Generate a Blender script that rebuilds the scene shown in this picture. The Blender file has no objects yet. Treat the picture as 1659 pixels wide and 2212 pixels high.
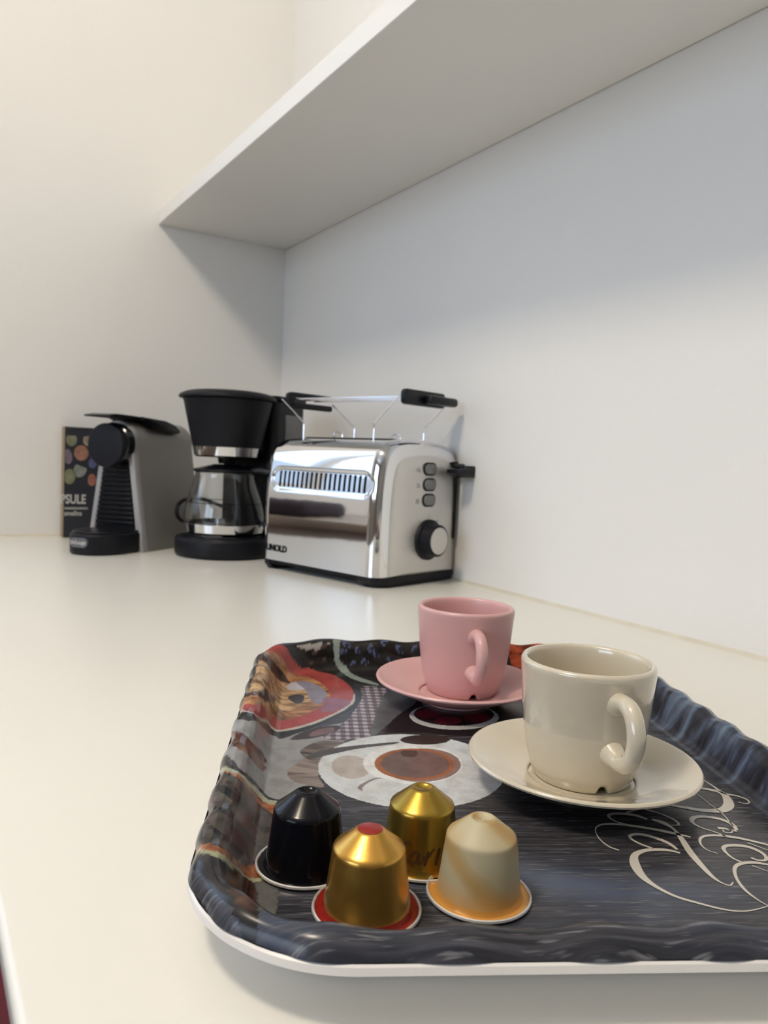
import bpy, bmesh, math, random
import numpy as np
from mathutils import Vector, Matrix
from mathutils.geometry import tessellate_polygon
random.seed(7); rng = np.random.default_rng(7)
D = bpy.data; SC = bpy.context.scene; COL = SC.collection
PI = math.pi

# ------------------------------------------------------------------ camera
# world: x = distance from the far wall, y = 0 is the wall behind the shelf, z = 0 is the worktop
FPX = 1654.72
CAM_LOC = Vector((1.43084, -0.62956, 0.158))
yaw, pitch, roll = 0.554360, -0.0676191, 0.0457528
F = Vector((-math.cos(yaw)*math.cos(pitch), math.sin(yaw)*math.cos(pitch), math.sin(pitch)))
R0 = F.cross(Vector((0, 0, 1))).normalized(); U0 = R0.cross(F)
RT = R0*math.cos(roll) + U0*math.sin(roll); UP = U0*math.cos(roll) - R0*math.sin(roll)
cd = D.cameras.new('camera'); cam = D.objects.new('camera', cd); COL.objects.link(cam)
M = Matrix((RT, UP, -F)).transposed().to_4x4(); M.translation = CAM_LOC
cam.matrix_world = M
cd.sensor_fit = 'VERTICAL'; cd.sensor_height = 7.6; cd.lens = FPX/2212*7.6
cd.clip_start = 0.01; cd.clip_end = 50
cd.dof.use_dof = True; cd.dof.focus_distance = 0.335; cd.dof.aperture_fstop = 4.2
SC.camera = cam

# ------------------------------------------------------------------ world, lights, exposure
w = D.worlds.new('world'); SC.world = w; w.use_nodes = True
bg = w.node_tree.nodes['Background']; bg.inputs[0].default_value = (0.60, 0.76, 1.0, 1); bg.inputs[1].default_value = 1.2
def area(name, loc, target, sx, sy, power, color, shape='RECTANGLE'):
    l = D.lights.new(name, 'AREA'); l.shape = shape; l.size = sx; l.size_y = sy; l.energy = power; l.color = color
    o = D.objects.new(name, l); COL.objects.link(o); o.location = loc
    o.rotation_euler = (Vector(target)-Vector(loc)).to_track_quat('-Z', 'Y').to_euler(); return o
LAMP = (1.12, -1.10, 1.505)
pl = D.lights.new('ceiling_lamp_light', 'POINT'); pl.energy = 34.5; pl.color = (1.0, 0.87, 0.70); pl.shadow_soft_size = 0.11
plo = D.objects.new('ceiling_lamp_light', pl); COL.objects.link(plo); plo.location = (LAMP[0], LAMP[1], LAMP[2]-.12)
# daylight from the window in the far wall, to the left of the frame, and from a second one opposite the shelf
area('window_daylight', (-0.12, -1.10, 0.74), (1.5, -1.15, 0.74), 1.10, 0.70, 4.2, (0.55, 0.73, 1.0))
area('window_daylight_opposite', (1.7, -3.30, 0.75), (1.7, 0.0, 0.75), 1.5, 1.1, 24.0, (0.70, 0.82, 1.0))
SC.view_settings.view_transform = 'Standard'; SC.view_settings.look = 'None'
SC.view_settings.gamma = 1; SC.view_settings.use_curve_mapping = False; SC.view_settings.exposure = 0.0
SC.cycles.use_denoising = True
SC.cycles.max_bounces = 10; SC.cycles.diffuse_bounces = 5; SC.cycles.glossy_bounces = 5; SC.cycles.transmission_bounces = 8
SC.cycles.caustics_reflective = False; SC.cycles.caustics_refractive = False; SC.cycles.sample_clamp_indirect = 4
SC.cycles.use_adaptive_sampling = False

# ------------------------------------------------------------------ materials
def mat(name, col, rough=0.5, metal=0.0, coat=0.0, coat_rough=0.05, bump=0.0, bscale=200, vary=0.0, vscale=6, trans=0.0, ior=1.5, spec=0.5, emit=None):
    m = D.materials.new(name); m.use_nodes = True; nt = m.node_tree; b = nt.nodes['Principled BSDF']
    b.inputs['Base Color'].default_value = (*col, 1); b.inputs['Roughness'].default_value = rough; b.inputs['Metallic'].default_value = metal
    b.inputs['Coat Weight'].default_value = coat; b.inputs['Coat Roughness'].default_value = coat_rough
    b.inputs['Transmission Weight'].default_value = trans; b.inputs['IOR'].default_value = ior
    b.inputs['Specular IOR Level'].default_value = spec
    if emit: b.inputs['Emission Color'].default_value = (*emit[0], 1); b.inputs['Emission Strength'].default_value = emit[1]
    tc = nt.nodes.new('ShaderNodeTexCoord')
    if vary > 0:
        n = nt.nodes.new('ShaderNodeTexNoise'); n.inputs['Scale'].default_value = vscale; n.inputs['Detail'].default_value = 5
        r = nt.nodes.new('ShaderNodeValToRGB'); e = r.color_ramp.elements
        e[0].position = 0.3; e[1].position = 0.7
        e[0].color = (*[c*(1-vary) for c in col], 1); e[1].color = (*[min(1, c*(1+vary)) for c in col], 1)
        nt.links.new(tc.outputs['Object'], n.inputs['Vector']); nt.links.new(n.outputs[0], r.inputs[0]); nt.links.new(r.outputs[0], b.inputs['Base Color'])
    if bump > 0:
        n = nt.nodes.new('ShaderNodeTexNoise'); n.inputs['Scale'].default_value = bscale; n.inputs['Detail'].default_value = 4
        bp = nt.nodes.new('ShaderNodeBump'); bp.inputs['Strength'].default_value = bump; bp.inputs['Distance'].default_value = 0.001
        nt.links.new(tc.outputs['Object'], n.inputs['Vector']); nt.links.new(n.outputs[0], bp.inputs['Height']); nt.links.new(bp.outputs[0], b.inputs['Normal'])
    return m
WALL = mat('wall_paint', (0.80, 0.79, 0.765), 0.75, bump=0.35, bscale=140, vary=0.012, vscale=3)
TAUPE = mat('taupe_wall_paint', (0.34, 0.31, 0.27), 0.8, vary=0.02, vscale=3)
SIDE_WOOD = mat('brown_stained_wood', (0.38, 0.32, 0.26), 0.5, vary=0.2, vscale=8)
CEIL = mat('ceiling_paint', (0.82, 0.81, 0.79), 0.9, vary=0.01)
WOOD_FLOOR = mat('floor_boards', (0.20, 0.155, 0.12), 0.45, vary=0.25, vscale=9)
WORKTOP = mat('worktop_laminate', (0.80, 0.785, 0.725), 0.30, bump=0.05, bscale=500, vary=0.012, vscale=5, coat=0.15, coat_rough=0.25)
SHELF = mat('shelf_melamine', (0.80, 0.79, 0.76), 0.42, vary=0.008)
FRAME = mat('window_frame_paint', (0.82, 0.82, 0.80), 0.4)
BLACK = mat('black_plastic', (0.003, 0.0035, 0.006), 0.34, spec=0.3, bump=0.05, bscale=900, vary=0.1)
BLACK_M = mat('matt_black_plastic', (0.005, 0.0055, 0.009), 0.48, spec=0.25, bump=0.06, bscale=900, vary=0.1)
BLACK_G = mat('gloss_black_plastic', (0.008, 0.009, 0.011), 0.15, vary=0.1)
CHROME = mat('polished_steel', (0.76, 0.76, 0.77), 0.05, 1.0, vary=0.01, bump=0.12, bscale=14)
SATIN = mat('satin_steel', (0.60, 0.585, 0.56), 0.38, 0.75, bump=0.05, bscale=700, vary=0.02)
SILVER = mat('silver_painted_plastic', (0.30, 0.295, 0.29), 0.42, 0.35, bump=0.05, bscale=900, vary=0.02)
SILVER_L = mat('bright_silver_plastic', (0.50, 0.50, 0.52), 0.30, 0.5, vary=0.02)
WIRE = mat('wire_steel', (0.75, 0.75, 0.78), 0.18, 1.0, vary=0.02)
GLASS = mat('carafe_glass', (0.96, 0.97, 0.97), 0.0, trans=1.0, ior=1.45)
BEIGE = mat('beige_glaze', (0.62, 0.555, 0.43), 0.18, coat=1.0, coat_rough=0.02, vary=0.015, vscale=30)
PINK = mat('pink_glaze', (0.63, 0.37, 0.36), 0.36, coat=0.15, coat_rough=0.25, vary=0.015, vscale=30)
WHITE_MEL = mat('white_melamine', (0.78, 0.75, 0.72), 0.25, vary=0.01)
GREY_BTN = mat('grey_button', (0.16, 0.16, 0.165), 0.4, vary=0.02)
CAP_BLACK = mat('black_lacquered_foil', (0.004, 0.004, 0.006), 0.14, 0.0, spec=0.2, vary=0.1)
CAP_GOLD = mat('golden_lacquered_foil', (0.60, 0.335, 0.070), 0.27, 0.9, bump=0.03, bscale=1500, vary=0.02)
CAP_BRONZE = mat('olive_gold_foil', (0.36, 0.235, 0.040), 0.27, 0.9, bump=0.03, bscale=1500, vary=0.02)
CAP_RED = mat('red_lacquer', (0.30, 0.018, 0.010), 0.25, 0.2, vary=0.03)
CAP_ORANGE = mat('orange_lacquer', (0.66, 0.33, 0.075), 0.25, 0.2, vary=0.03)
CAP_RIM = mat('pale_foil_rim', (0.74, 0.72, 0.69), 0.3, 0.5, vary=0.02)
INK_DARK = mat('dark_ink', (0.012, 0.013, 0.015), 0.8, spec=0.1, vary=0.05)
INK_BROWN = mat('brown_ink', (0.07, 0.028, 0.008), 0.5, 0.3, vary=0.05)
INK_CREAM = mat('cream_ink', (0.55, 0.51, 0.44), 0.3, coat=0.5, vary=0.02)
INK_WHITE = mat('white_ink', (0.50, 0.49, 0.47), 0.5, vary=0.02)
BOX_BLACK = mat('black_printed_card', (0.016, 0.018, 0.026), 0.45, vary=0.08, vscale=12)
CARD = mat('brown_card_edge', (0.30, 0.22, 0.14), 0.7, vary=0.05)
RED_FRONT = mat('dark_red_lacquer', (0.17, 0.018, 0.035), 0.35, vary=0.03)
PLUM_BLOCK = mat('dark_plum_block', (0.035, 0.026, 0.038), 0.9, bump=0.3, bscale=900, vary=0.12, vscale=60)
LAMP_GLASS = mat('lamp_diffuser', (0.9, 0.88, 0.84), 0.5, emit=((1.0, 0.86, 0.66), 4.0))
GREASE = mat('joint_sealant', (0.66, 0.62, 0.52), 0.5, vary=0.06, vscale=30)

def cream_marble():
    m = mat('cream_marbled_foil', (0.6, 0.5, 0.35), 0.45, 0.0, spec=0.4); nt = m.node_tree; N = nt.nodes; L = nt.links; b = N['Principled BSDF']
    tc = N.new('ShaderNodeTexCoord'); sp = N.new('ShaderNodeSeparateXYZ'); L.new(tc.outputs['Object'], sp.inputs[0])
    at = N.new('ShaderNodeMath'); at.operation = 'ARCTAN2'; L.new(sp.outputs[1], at.inputs[0]); L.new(sp.outputs[0], at.inputs[1])
    z = N.new('ShaderNodeMath'); z.operation = 'MULTIPLY'; z.inputs[1].default_value = 260; L.new(sp.outputs[2], z.inputs[0])
    nz = N.new('ShaderNodeTexNoise'); nz.inputs['Scale'].default_value = 60; nz.inputs['Detail'].default_value = 1; L.new(tc.outputs['Object'], nz.inputs['Vector'])
    nm = N.new('ShaderNodeMath'); nm.operation = 'MULTIPLY'; nm.inputs[1].default_value = 3.2; L.new(nz.outputs[0], nm.inputs[0])
    a1 = N.new('ShaderNodeMath'); a1.operation = 'MULTIPLY_ADD'; a1.inputs[1].default_value = 2.0; L.new(at.outputs[0], a1.inputs[0]); L.new(z.outputs[0], a1.inputs[2])
    a2 = N.new('ShaderNodeMath'); L.new(a1.outputs[0], a2.inputs[0]); L.new(nm.outputs[0], a2.inputs[1])
    s = N.new('ShaderNodeMath'); s.operation = 'SINE'; L.new(a2.outputs[0], s.inputs[0])
    r = N.new('ShaderNodeValToRGB'); e = r.color_ramp.elements; e[0].position = 0.0; e[0].color = (0.47, 0.41, 0.265, 1); e[1].position = 1.0; e[1].color = (0.40, 0.26, 0.10, 1)
    q = e.new(0.62); q.color = (0.45, 0.375, 0.22, 1)
    mr = N.new('ShaderNodeMapRange'); mr.inputs[1].default_value = -1; mr.inputs[2].default_value = 1; L.new(s.outputs[0], mr.inputs[0]); L.new(mr.outputs[0], r.inputs[0])
    low = N.new('ShaderNodeMapRange'); low.inputs[1].default_value = 0.001; low.inputs[2].default_value = 0.010; low.inputs[3].default_value = 1; low.inputs[4].default_value = 0; L.new(sp.outputs[2], low.inputs[0])
    lm = N.new('ShaderNodeMath'); lm.operation = 'MULTIPLY'; L.new(low.outputs[0], lm.inputs[0]); lm.inputs[1].default_value = 0.85
    mx = N.new('ShaderNodeMix'); mx.data_type = 'RGBA'; L.new(lm.outputs[0], mx.inputs['Factor']); L.new(r.outputs[0], mx.inputs[6]); mx.inputs[7].default_value = (0.62, 0.32, 0.08, 1)
    L.new(mx.outputs[2], b.inputs['Base Color']); return m
CAP_CREAM = cream_marble()

def tray_print():
    # painted areas come from the colour attribute; where its alpha is 0 a stained wood grain shows, alpha 0.5 is checked cloth
    m = D.materials.new('tray_print'); m.use_nodes = True; nt = m.node_tree; N = nt.nodes; L = nt.links; b = N['Principled BSDF']
    b.inputs['Roughness'].default_value = 0.22; b.inputs['Specular IOR Level'].default_value = 0.26; b.inputs['Coat Weight'].default_value = 0.0; b.inputs['Coat Roughness'].default_value = 0.06
    tc = N.new('ShaderNodeTexCoord')
    def noise(scale, detail, sx, sy, sz=1, dist=0):
        mp = N.new('ShaderNodeMapping'); mp.inputs['Scale'].default_value = (sx, sy, sz); L.new(tc.outputs['Object'], mp.inputs[0])
        n = N.new('ShaderNodeTexNoise'); n.inputs['Scale'].default_value = scale; n.inputs['Detail'].default_value = detail; n.inputs['Distortion'].default_value = dist
        L.new(mp.outputs[0], n.inputs['Vector']); return n.outputs[0]
    def ramp(src, stops):
        r = N.new('ShaderNodeValToRGB'); e = r.color_ramp.elements
        e[0].position, e[0].color = stops[0][0], (*stops[0][1], 1); e[1].position, e[1].color = stops[-1][0], (*stops[-1][1], 1)
        for p, c in stops[1:-1]: q = e.new(p); q.color = (*c, 1)
        L.new(src, r.inputs[0]); return r.outputs[0]
    def mix(f, a, c, mode='MIX'):
        x = N.new('ShaderNodeMix'); x.data_type = 'RGBA'; x.blend_type = mode
        if isinstance(f, float): x.inputs['Factor'].default_value = f
        else: L.new(f, x.inputs['Factor'])
        L.new(a, x.inputs[6])
        if isinstance(c, tuple): x.inputs[7].default_value = (*c, 1)
        else: L.new(c, x.inputs[7])
        return x.outputs[2]
    broad = noise(14, 3, 1, 0.35, 1, 0.6)
    wood = ramp(broad, [(0.30, (0.013, 0.011, 0.012)), (0.50, (0.022, 0.021, 0.025)), (0.62, (0.028, 0.031, 0.043)), (0.78, (0.060, 0.080, 0.135))])
    grain = noise(60, 5, 14, 0.55, 1, 0.3)
    wood = mix(ramp(grain, [(0.40, (0, 0, 0)), (0.56, (0.35, 0.35, 0.35)), (0.74, (1, 1, 1))]), wood, (0.075, 0.075, 0.088))
    dashes = noise(95, 2, 15, 0.75, 0.3)
    wood = mix(ramp(dashes, [(0.61, (0, 0, 0)), (0.71, (0.6, 0.6, 0.6))]), wood, (0.22, 0.22, 0.23))
    # the blue-stained planks printed along the right-hand rim
    blue = ramp(noise(52, 6, 1.5, 0.30, 0.5, 1.0), [(0.32, (0.012, 0.013, 0.018)), (0.46, (0.030, 0.036, 0.055)), (0.56, (0.070, 0.095, 0.150)), (0.72, (0.14, 0.20, 0.28))])
    xyz = N.new('ShaderNodeSeparateXYZ'); L.new(tc.outputs['Object'], xyz.inputs[0])
    edge_ = N.new('ShaderNodeMapRange'); edge_.inputs[1].default_value = 0.106; edge_.inputs[2].default_value = 0.118; L.new(xyz.outputs[1], edge_.inputs[0])
    wood = mix(edge_.outputs[0], wood, blue)
    at = N.new('ShaderNodeAttribute'); at.attribute_name = 'print'
    weave = noise(700, 2, 1, 1)
    paint = mix(ramp(weave, [(0.3, (0, 0, 0)), (0.7, (0.18, 0.18, 0.18))]), at.outputs['Color'], (0.45, 0.42, 0.42), 'MULTIPLY')
    blot = noise(120, 4, 1, 1)
    paint = mix(ramp(blot, [(0.42, (0, 0, 0)), (0.75, (0.7, 0.7, 0.7))]), paint, (0.62, 0.56, 0.54), 'MULTIPLY')
    # food and fabric areas (alpha 0.8) carry streaks and mottling
    cmpn = N.new('ShaderNodeMath'); cmpn.operation = 'COMPARE'; cmpn.inputs[1].default_value = 0.8; cmpn.inputs[2].default_value = 0.06; L.new(at.outputs['Alpha'], cmpn.inputs[0])
    streak = ramp(noise(75, 6, 1.0, 0.35, 1, 1.8), [(0.36, (0.30, 0.24, 0.20)), (0.50, (0.85, 0.80, 0.78)), (0.66, (1.35, 1.3, 1.25))])
    textured = mix(1.0, at.outputs['Color'], streak, 'MULTIPLY'); paint = mix(cmpn.outputs[0], paint, textured)
    gt = N.new('ShaderNodeMath'); gt.operation = 'GREATER_THAN'; gt.inputs[1].default_value = 0.5; L.new(at.outputs['Alpha'], gt.inputs[0])
    L.new(mix(gt.outputs[0], wood, paint), b.inputs['Base Color']); return m
TRAYP = tray_print()

# ------------------------------------------------------------------ builders
def link(o, parent=None):
    COL.objects.link(o)
    if parent is not None: o.parent = parent
    return o
def obj(name, bm, m, parent=None, sharp=38, loc=None, rot=None):
    bmesh.ops.recalc_face_normals(bm, faces=bm.faces[:])
    me = D.meshes.new(name); bm.to_mesh(me); bm.free()
    for mm in (m if isinstance(m, (list, tuple)) else [m]): me.materials.append(mm)
    if sharp:
        me.shade_smooth(); me.set_sharp_from_angle(angle=math.radians(sharp))
    o = D.objects.new(name, me); link(o, parent)
    if loc is not None: o.location = loc
    if rot is not None: o.rotation_euler = rot
    return o
def thing(name, label, cat, loc=(0, 0, 0), rz=0, group=None):
    o = D.objects.new(name, None); o.empty_display_size = 0.02; COL.objects.link(o); o.location = loc; o.rotation_euler = (0, 0, rz)
    o['label'] = label; o['category'] = cat
    if group: o['group'] = group
    return o
def tag(o, label, cat, group=None):
    o['label'] = label; o['category'] = cat
    if group: o['group'] = group
    return o
def box(bm, x0, x1, y0, y1, z0, z1, bev=0.0, seg=2):
    r = bmesh.ops.create_cube(bm, size=1); vs = r['verts']
    for v in vs: v.co = Vector((x0+(v.co.x+.5)*(x1-x0), y0+(v.co.y+.5)*(y1-y0), z0+(v.co.z+.5)*(z1-z0)))
    if bev > 0:
        es = list({e for v in vs for e in v.link_edges}); bmesh.ops.bevel(bm, geom=es, offset=bev, segments=seg, profile=0.5, affect='EDGES')
    return bm
def spline(pts, n=8, closed=False):
    P = [np.array(p, float) for p in pts]; out = []
    m = len(P)
    for i in range(m if closed else m-1):
        if closed: p0, p1, p2, p3 = P[(i-1) % m], P[i], P[(i+1) % m], P[(i+2) % m]
        else: p0, p1, p2, p3 = P[max(i-1, 0)], P[i], P[i+1], P[min(i+2, m-1)]
        for k in range(n):
            t = k/n; out.append(.5*((2*p1)+(-p0+p2)*t+(2*p0-5*p1+4*p2-p3)*t*t+(-p0+3*p1-3*p2+p3)*t**3))
    if not closed: out.append(P[-1])
    return out
def lathe(bm, prof, n=96, cx=0, cy=0, mi=0):
    rings = []
    for r, z in prof:
        if r < 1e-6: rings.append([bm.verts.new((cx, cy, z))])
        else: rings.append([bm.verts.new((cx+r*math.cos(2*PI*k/n), cy+r*math.sin(2*PI*k/n), z)) for k in range(n)])
    for a, b in zip(rings[:-1], rings[1:]):
        for k in range(n):
            j = (k+1) % n
            if len(a) == 1 and len(b) == 1: continue
            if len(a) == 1: f = bm.faces.new((a[0], b[k], b[j]))
            elif len(b) == 1: f = bm.faces.new((a[k], a[j], b[0]))
            else: f = bm.faces.new((a[k], a[j], b[j], b[k]))
            f.material_index = mi
    return rings
def tube(bm, path, rad, n=12, cap=True):
    P = [Vector(tuple(p)) for p in path]; rads = rad if isinstance(rad, (list, tuple)) else [rad]*len(P)
    rings = []; t0 = (P[1]-P[0]).normalized(); a = t0.orthogonal().normalized()
    for i, p in enumerate(P):
        t = (P[min(i+1, len(P)-1)]-P[max(i-1, 0)]).normalized()
        a = (a-t*a.dot(t)).normalized(); b = t.cross(a)
        rings.append([bm.verts.new(p+(a*math.cos(2*PI*k/n)+b*math.sin(2*PI*k/n))*rads[i]) for k in range(n)])
    for r0, r1 in zip(rings[:-1], rings[1:]):
        for k in range(n): bm.faces.new((r0[k], r0[(k+1) % n], r1[(k+1) % n], r1[k]))
    if cap: bm.faces.new(rings[0][::-1]); bm.faces.new(rings[-1])
    return bm
def loft(bm, rings, cap0=True, cap1=True, closed=True):
    V = [[bm.verts.new(tuple(p)) for p in r] for r in rings]; n = len(V[0])
    for a, b in zip(V[:-1], V[1:]):
        for k in range(n if closed else n-1): bm.faces.new((a[k], a[(k+1) % n], b[(k+1) % n], b[k]))
    if cap0: bm.faces.new(V[0][::-1])
    if cap1: bm.faces.new(V[-1])
    return V
def rrect(x0, x1, y0, y1, r, n=6):
    out = []
    for cx, cy, a0 in ((x1-r, y1-r, 0), (x0+r, y1-r, PI/2), (x0+r, y0+r, PI), (x1-r, y0+r, 1.5*PI)):
        for k in range(n+1): a = a0+k*PI/2/n; out.append((cx+r*math.cos(a), cy+r*math.sin(a)))
    return out
def prism(bm, poly, z0, z1, bev=0.0, ax='z'):
    def T(p, z): return (p[0], p[1], z) if ax == 'z' else ((p[0], z, p[1]) if ax == 'y' else (z, p[0], p[1]))
    if bev <= 0: return loft(bm, [[T(p, z0) for p in poly], [T(p, z1) for p in poly]])
    c = np.mean(np.array(poly), 0); P = np.array(poly); m = len(P)
    nrm = []
    for i in range(m):
        t = P[(i+1) % m]-P[(i-1) % m]; nn = np.array([t[1], -t[0]]); L_ = np.linalg.norm(nn); nn = nn/(L_ or 1)
        nrm.append(nn)
    area2 = sum(P[i][0]*P[(i+1) % m][1]-P[(i+1) % m][0]*P[i][1] for i in range(m)); sgn = 1 if area2 > 0 else -1
    ins = lambda d: [tuple(P[i]-sgn*nrm[i]*d) for i in range(m)]
    rs = []
    for k in range(4):
        a = k/3*PI/2; rs.append([T(p, z0+bev*(1-math.cos(a))) for p in ins(bev*(1-math.sin(a)))])
    for k in range(4):
        a = k/3*PI/2; rs.append([T(p, z1-bev*(1-math.sin(a))) for p in ins(bev*(1-math.cos(a)))])
    return loft(bm, rs)
def text_mesh(name, s, size, m, parent, mw, extrude=0.0001, bold=0.0, sx=1.0, shear=0.0):
    cu = D.curves.new(name, 'FONT'); cu.body = s; cu.size = size; cu.extrude = extrude; cu.offset = bold; cu.shear = shear
    cu.align_x = 'CENTER'; cu.align_y = 'CENTER'; cu.resolution_u = 3
    t = D.objects.new(name+'_tmp', cu); COL.objects.link(t)
    dg = bpy.context.evaluated_depsgraph_get(); me = D.meshes.new_from_object(t.evaluated_get(dg)); me.name = name
    COL.objects.unlink(t); D.objects.remove(t); D.curves.remove(cu)
    me.materials.clear(); me.materials.append(m)
    me.transform(Matrix.Diagonal((sx, 1, 1, 1))); me.transform(mw)
    o = D.objects.new(name, me); link(o, parent); return o
def frame(origin, xdir, ydir):
    x = Vector(xdir).normalized(); y = Vector(ydir).normalized(); z = x.cross(y)
    m = Matrix((x, y, z)).transposed().to_4x4(); m.translation = Vector(origin); return m
def ribbon(bm, pts, surf, n=6, wk=1.0):
    """flat brush stroke: pts (a, b, width); surf maps (a, b) to a point on the carrying surface"""
    P = spline(pts, n); L_, R_ = [], []
    for i, p in enumerate(P):
        t = P[min(i+1, len(P)-1)][:2]-P[max(i-1, 0)][:2]; t = t/(np.linalg.norm(t)+1e-9); nn = np.array([-t[1], t[0]])*max(p[2], .15)*wk/2
        L_.append(bm.verts.new(surf(*(p[:2]+nn)))); R_.append(bm.verts.new(surf(*(p[:2]-nn))))
    for k in range(len(P)-1): bm.faces.new((L_[k], R_[k], R_[k+1], L_[k+1]))

# ------------------------------------------------------------------ the room
def struct(name, bm, m, parent=None, sharp=38):
    o = obj(name, bm, m, parent, sharp)
    if parent is None: o['kind'] = 'structure'
    return o
RX, RY, ZF, ZC = 3.6, -3.2, -0.90, 1.53
bm = bmesh.new(); box(bm, -0.1, RX+.1, 0, 0.1, ZF, ZC); struct('wall_right', bm, WALL)
# far wall with its window opening
bm = bmesh.new(); WY0, WY1, WZ0, WZ1 = -1.52, -0.70, 0.12, 1.32
box(bm, -0.1, 0, WY1, 0, ZF, ZC); box(bm, -0.1, 0, RY, WY0, ZF, ZC); box(bm, -0.1, 0, WY0, WY1, ZF, WZ0); box(bm, -0.1, 0, WY0, WY1, WZ1, ZC)
struct('wall_far', bm, WALL, sharp=0)
bm = bmesh.new(); box(bm, RX, RX+.1, RY, 0, ZF, ZC); struct('wall_near', bm, TAUPE)
bm = bmesh.new(); box(bm, -.1, 0.9, RY-.1, RY, ZF, ZC); box(bm, 2.5, RX+.1, RY-.1, RY, ZF, ZC); box(bm, .9, 2.5, RY-.1, RY, ZF, .15); box(bm, .9, 2.5, RY-.1, RY, 1.35, ZC)
struct('wall_left', bm, TAUPE, sharp=0)
bm = bmesh.new(); box(bm, -.1, RX+.1, RY-.1, .1, ZF-.1, ZF); struct('floor', bm, WOOD_FLOOR)
bm = bmesh.new(); box(bm, -.1, RX+.1, RY-.1, .1, ZC, ZC+.1); struct('ceiling', bm, CEIL)
def window(name, fr):
    bm = bmesh.new()
    for a in fr: box(bm, *a, .004)
    return struct(name, bm, FRAME)
y0, y1, z0, z1, b = WY0, WY1, WZ0, WZ1, .055
window('window_1', [(-.08, -.02, y0, y0+b, z0, z1), (-.08, -.02, y1-b, y1, z0, z1), (-.08, -.02, y0+b, y1-b, z0, z0+b), (-.08, -.02, y0+b, y1-b, z1-b, z1), (-.07, -.03, (y0+y1)/2-.03, (y0+y1)/2+.03, z0+b, z1-b)])
window('window_2', [(.9, .96, RY-.08, RY-.02, .15, 1.35), (2.44, 2.5, RY-.08, RY-.02, .15, 1.35), (.96, 2.44, RY-.08, RY-.02, .15, .21), (.96, 2.44, RY-.08, RY-.02, 1.29, 1.35), (1.67, 1.73, RY-.07, RY-.03, .21, 1.29)])
# thin bead of sealant along the joint of worktop and walls
bm = bmesh.new()
loft(bm, [[(x, 0, 0), (x, -.0035, 0), (x, -.0016, .0016), (x, 0, .0035)] for x in (0.0, RX)])
loft(bm, [[(0, y, 0), (.0035, y, 0), (.0016, y, .0016), (0, y, .0035)] for y in (-.60, 0)])
struct('trim_1', bm, GREASE)

# ceiling lamp
lt = thing('ceiling_lamp', 'round white ceiling lamp out in the room', 'lamp', (LAMP[0], LAMP[1], ZC))
bm = bmesh.new(); lathe(bm, [(0, 0), (.15, 0), (.15, -.012), (.145, -.014), (0, -.014)], 48); obj('lamp_base', bm, FRAME, lt)
bm = bmesh.new(); lathe(bm, [(0, -.0141), (.135, -.0141), (.133, -.018), (.10, -.0205), (0, -.021)], 48); obj('lamp_shade', bm, LAMP_GLASS, lt)

sb = thing('reflected_sideboard', 'added low brown cupboard below the far window, unseen, mirrored in the toaster', 'reflected_sideboard', (0.002, -2.35, ZF))  # added out of view to darken what the toaster side mirrors
bm = bmesh.new(); box(bm, 0, .34, 0, 1.62, .06, .90, .004); obj('cabinet_body', bm, SIDE_WOOD, sb)
bm = bmesh.new(); box(bm, 0, .36, -.01, 1.63, .9003, .925, .004); obj('cabinet_top', bm, SIDE_WOOD, sb)
for k in range(3):
    bm = bmesh.new(); box(bm, .3403, .352, .01+.535*k, .535*k+.525, .08, .885, .002); obj('door', bm, SIDE_WOOD, sb)
for x_, y_ in ((.03, .03), (.31, .03), (.03, 1.59), (.31, 1.59)):
    bm = bmesh.new(); lathe(bm, [(0, 0), (.014, 0), (.018, .06), (0, .06)], 16, x_, y_); obj('leg', bm, SIDE_WOOD, sb)
bm = bmesh.new(); box(bm, .03, .17, -.95, -.74, .0255, .085, .022, 4)
tag(obj('dark_reflection_block', bm, PLUM_BLOCK), 'added dark plum block, unseen, mirrored in the toaster side', 'reflection_block')  # added dark shape, there only for its reflection in the toaster
# ------------------------------------------------------------------ worktop and shelf
wt = thing('kitchen_worktop', 'off-white laminate worktop running along the wall below the shelf', 'worktop', (0, 0, 0))
bm = bmesh.new()
prof = [(-.0005, 0), (-.6018, 0)] + [(-.6018-.0030*math.sin(a), -.0030+.0030*math.cos(a)) for a in [PI/2*k/6 for k in range(1, 7)]] + [(-.6048, -.0085), (-.6038, -.0095), (-.0005, -.0095)]
loft(bm, [[(x, y, z) for y, z in prof] for x in (.0005, 3.2)]); obj('worktop_slab', bm, WORKTOP, wt, sharp=45)
bc = thing('base_cabinet', 'dark red fronted base cabinet under the worktop, its edge showing at the bottom left', 'cabinet', (0, 0, ZF))
bm = bmesh.new(); box(bm, .0005, 3.19, -.580, -.001, .08, -.0100-ZF); box(bm, .0005, 3.19, -.53, -.45, .0005, .0799); obj('cabinet_body', bm, SHELF, bc)
for k in range(5):
    x = .004+k*.638; dz = -.0103-ZF
    bm = bmesh.new(); box(bm, x, x+.632, -.6046, -.5805, .09, dz, .0010, 1); dr = obj('door', bm, RED_FRONT, bc)
    bm = bmesh.new(); tube(bm, [(x+.25, -.604, dz-.07), (x+.25, -.630, dz-.07), (x+.38, -.630, dz-.07), (x+.38, -.604, dz-.07)], .004, 8); obj('handle', bm, WIRE, dr)
bm = bmesh.new(); box(bm, .0008, 3.3, -.2515, -.0012, .5638, .5888, .0008, 1)
tag(obj('wall_shelf', bm, SHELF), 'white board shelf fixed to the wall above the worktop and toaster', 'shelf')

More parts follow.
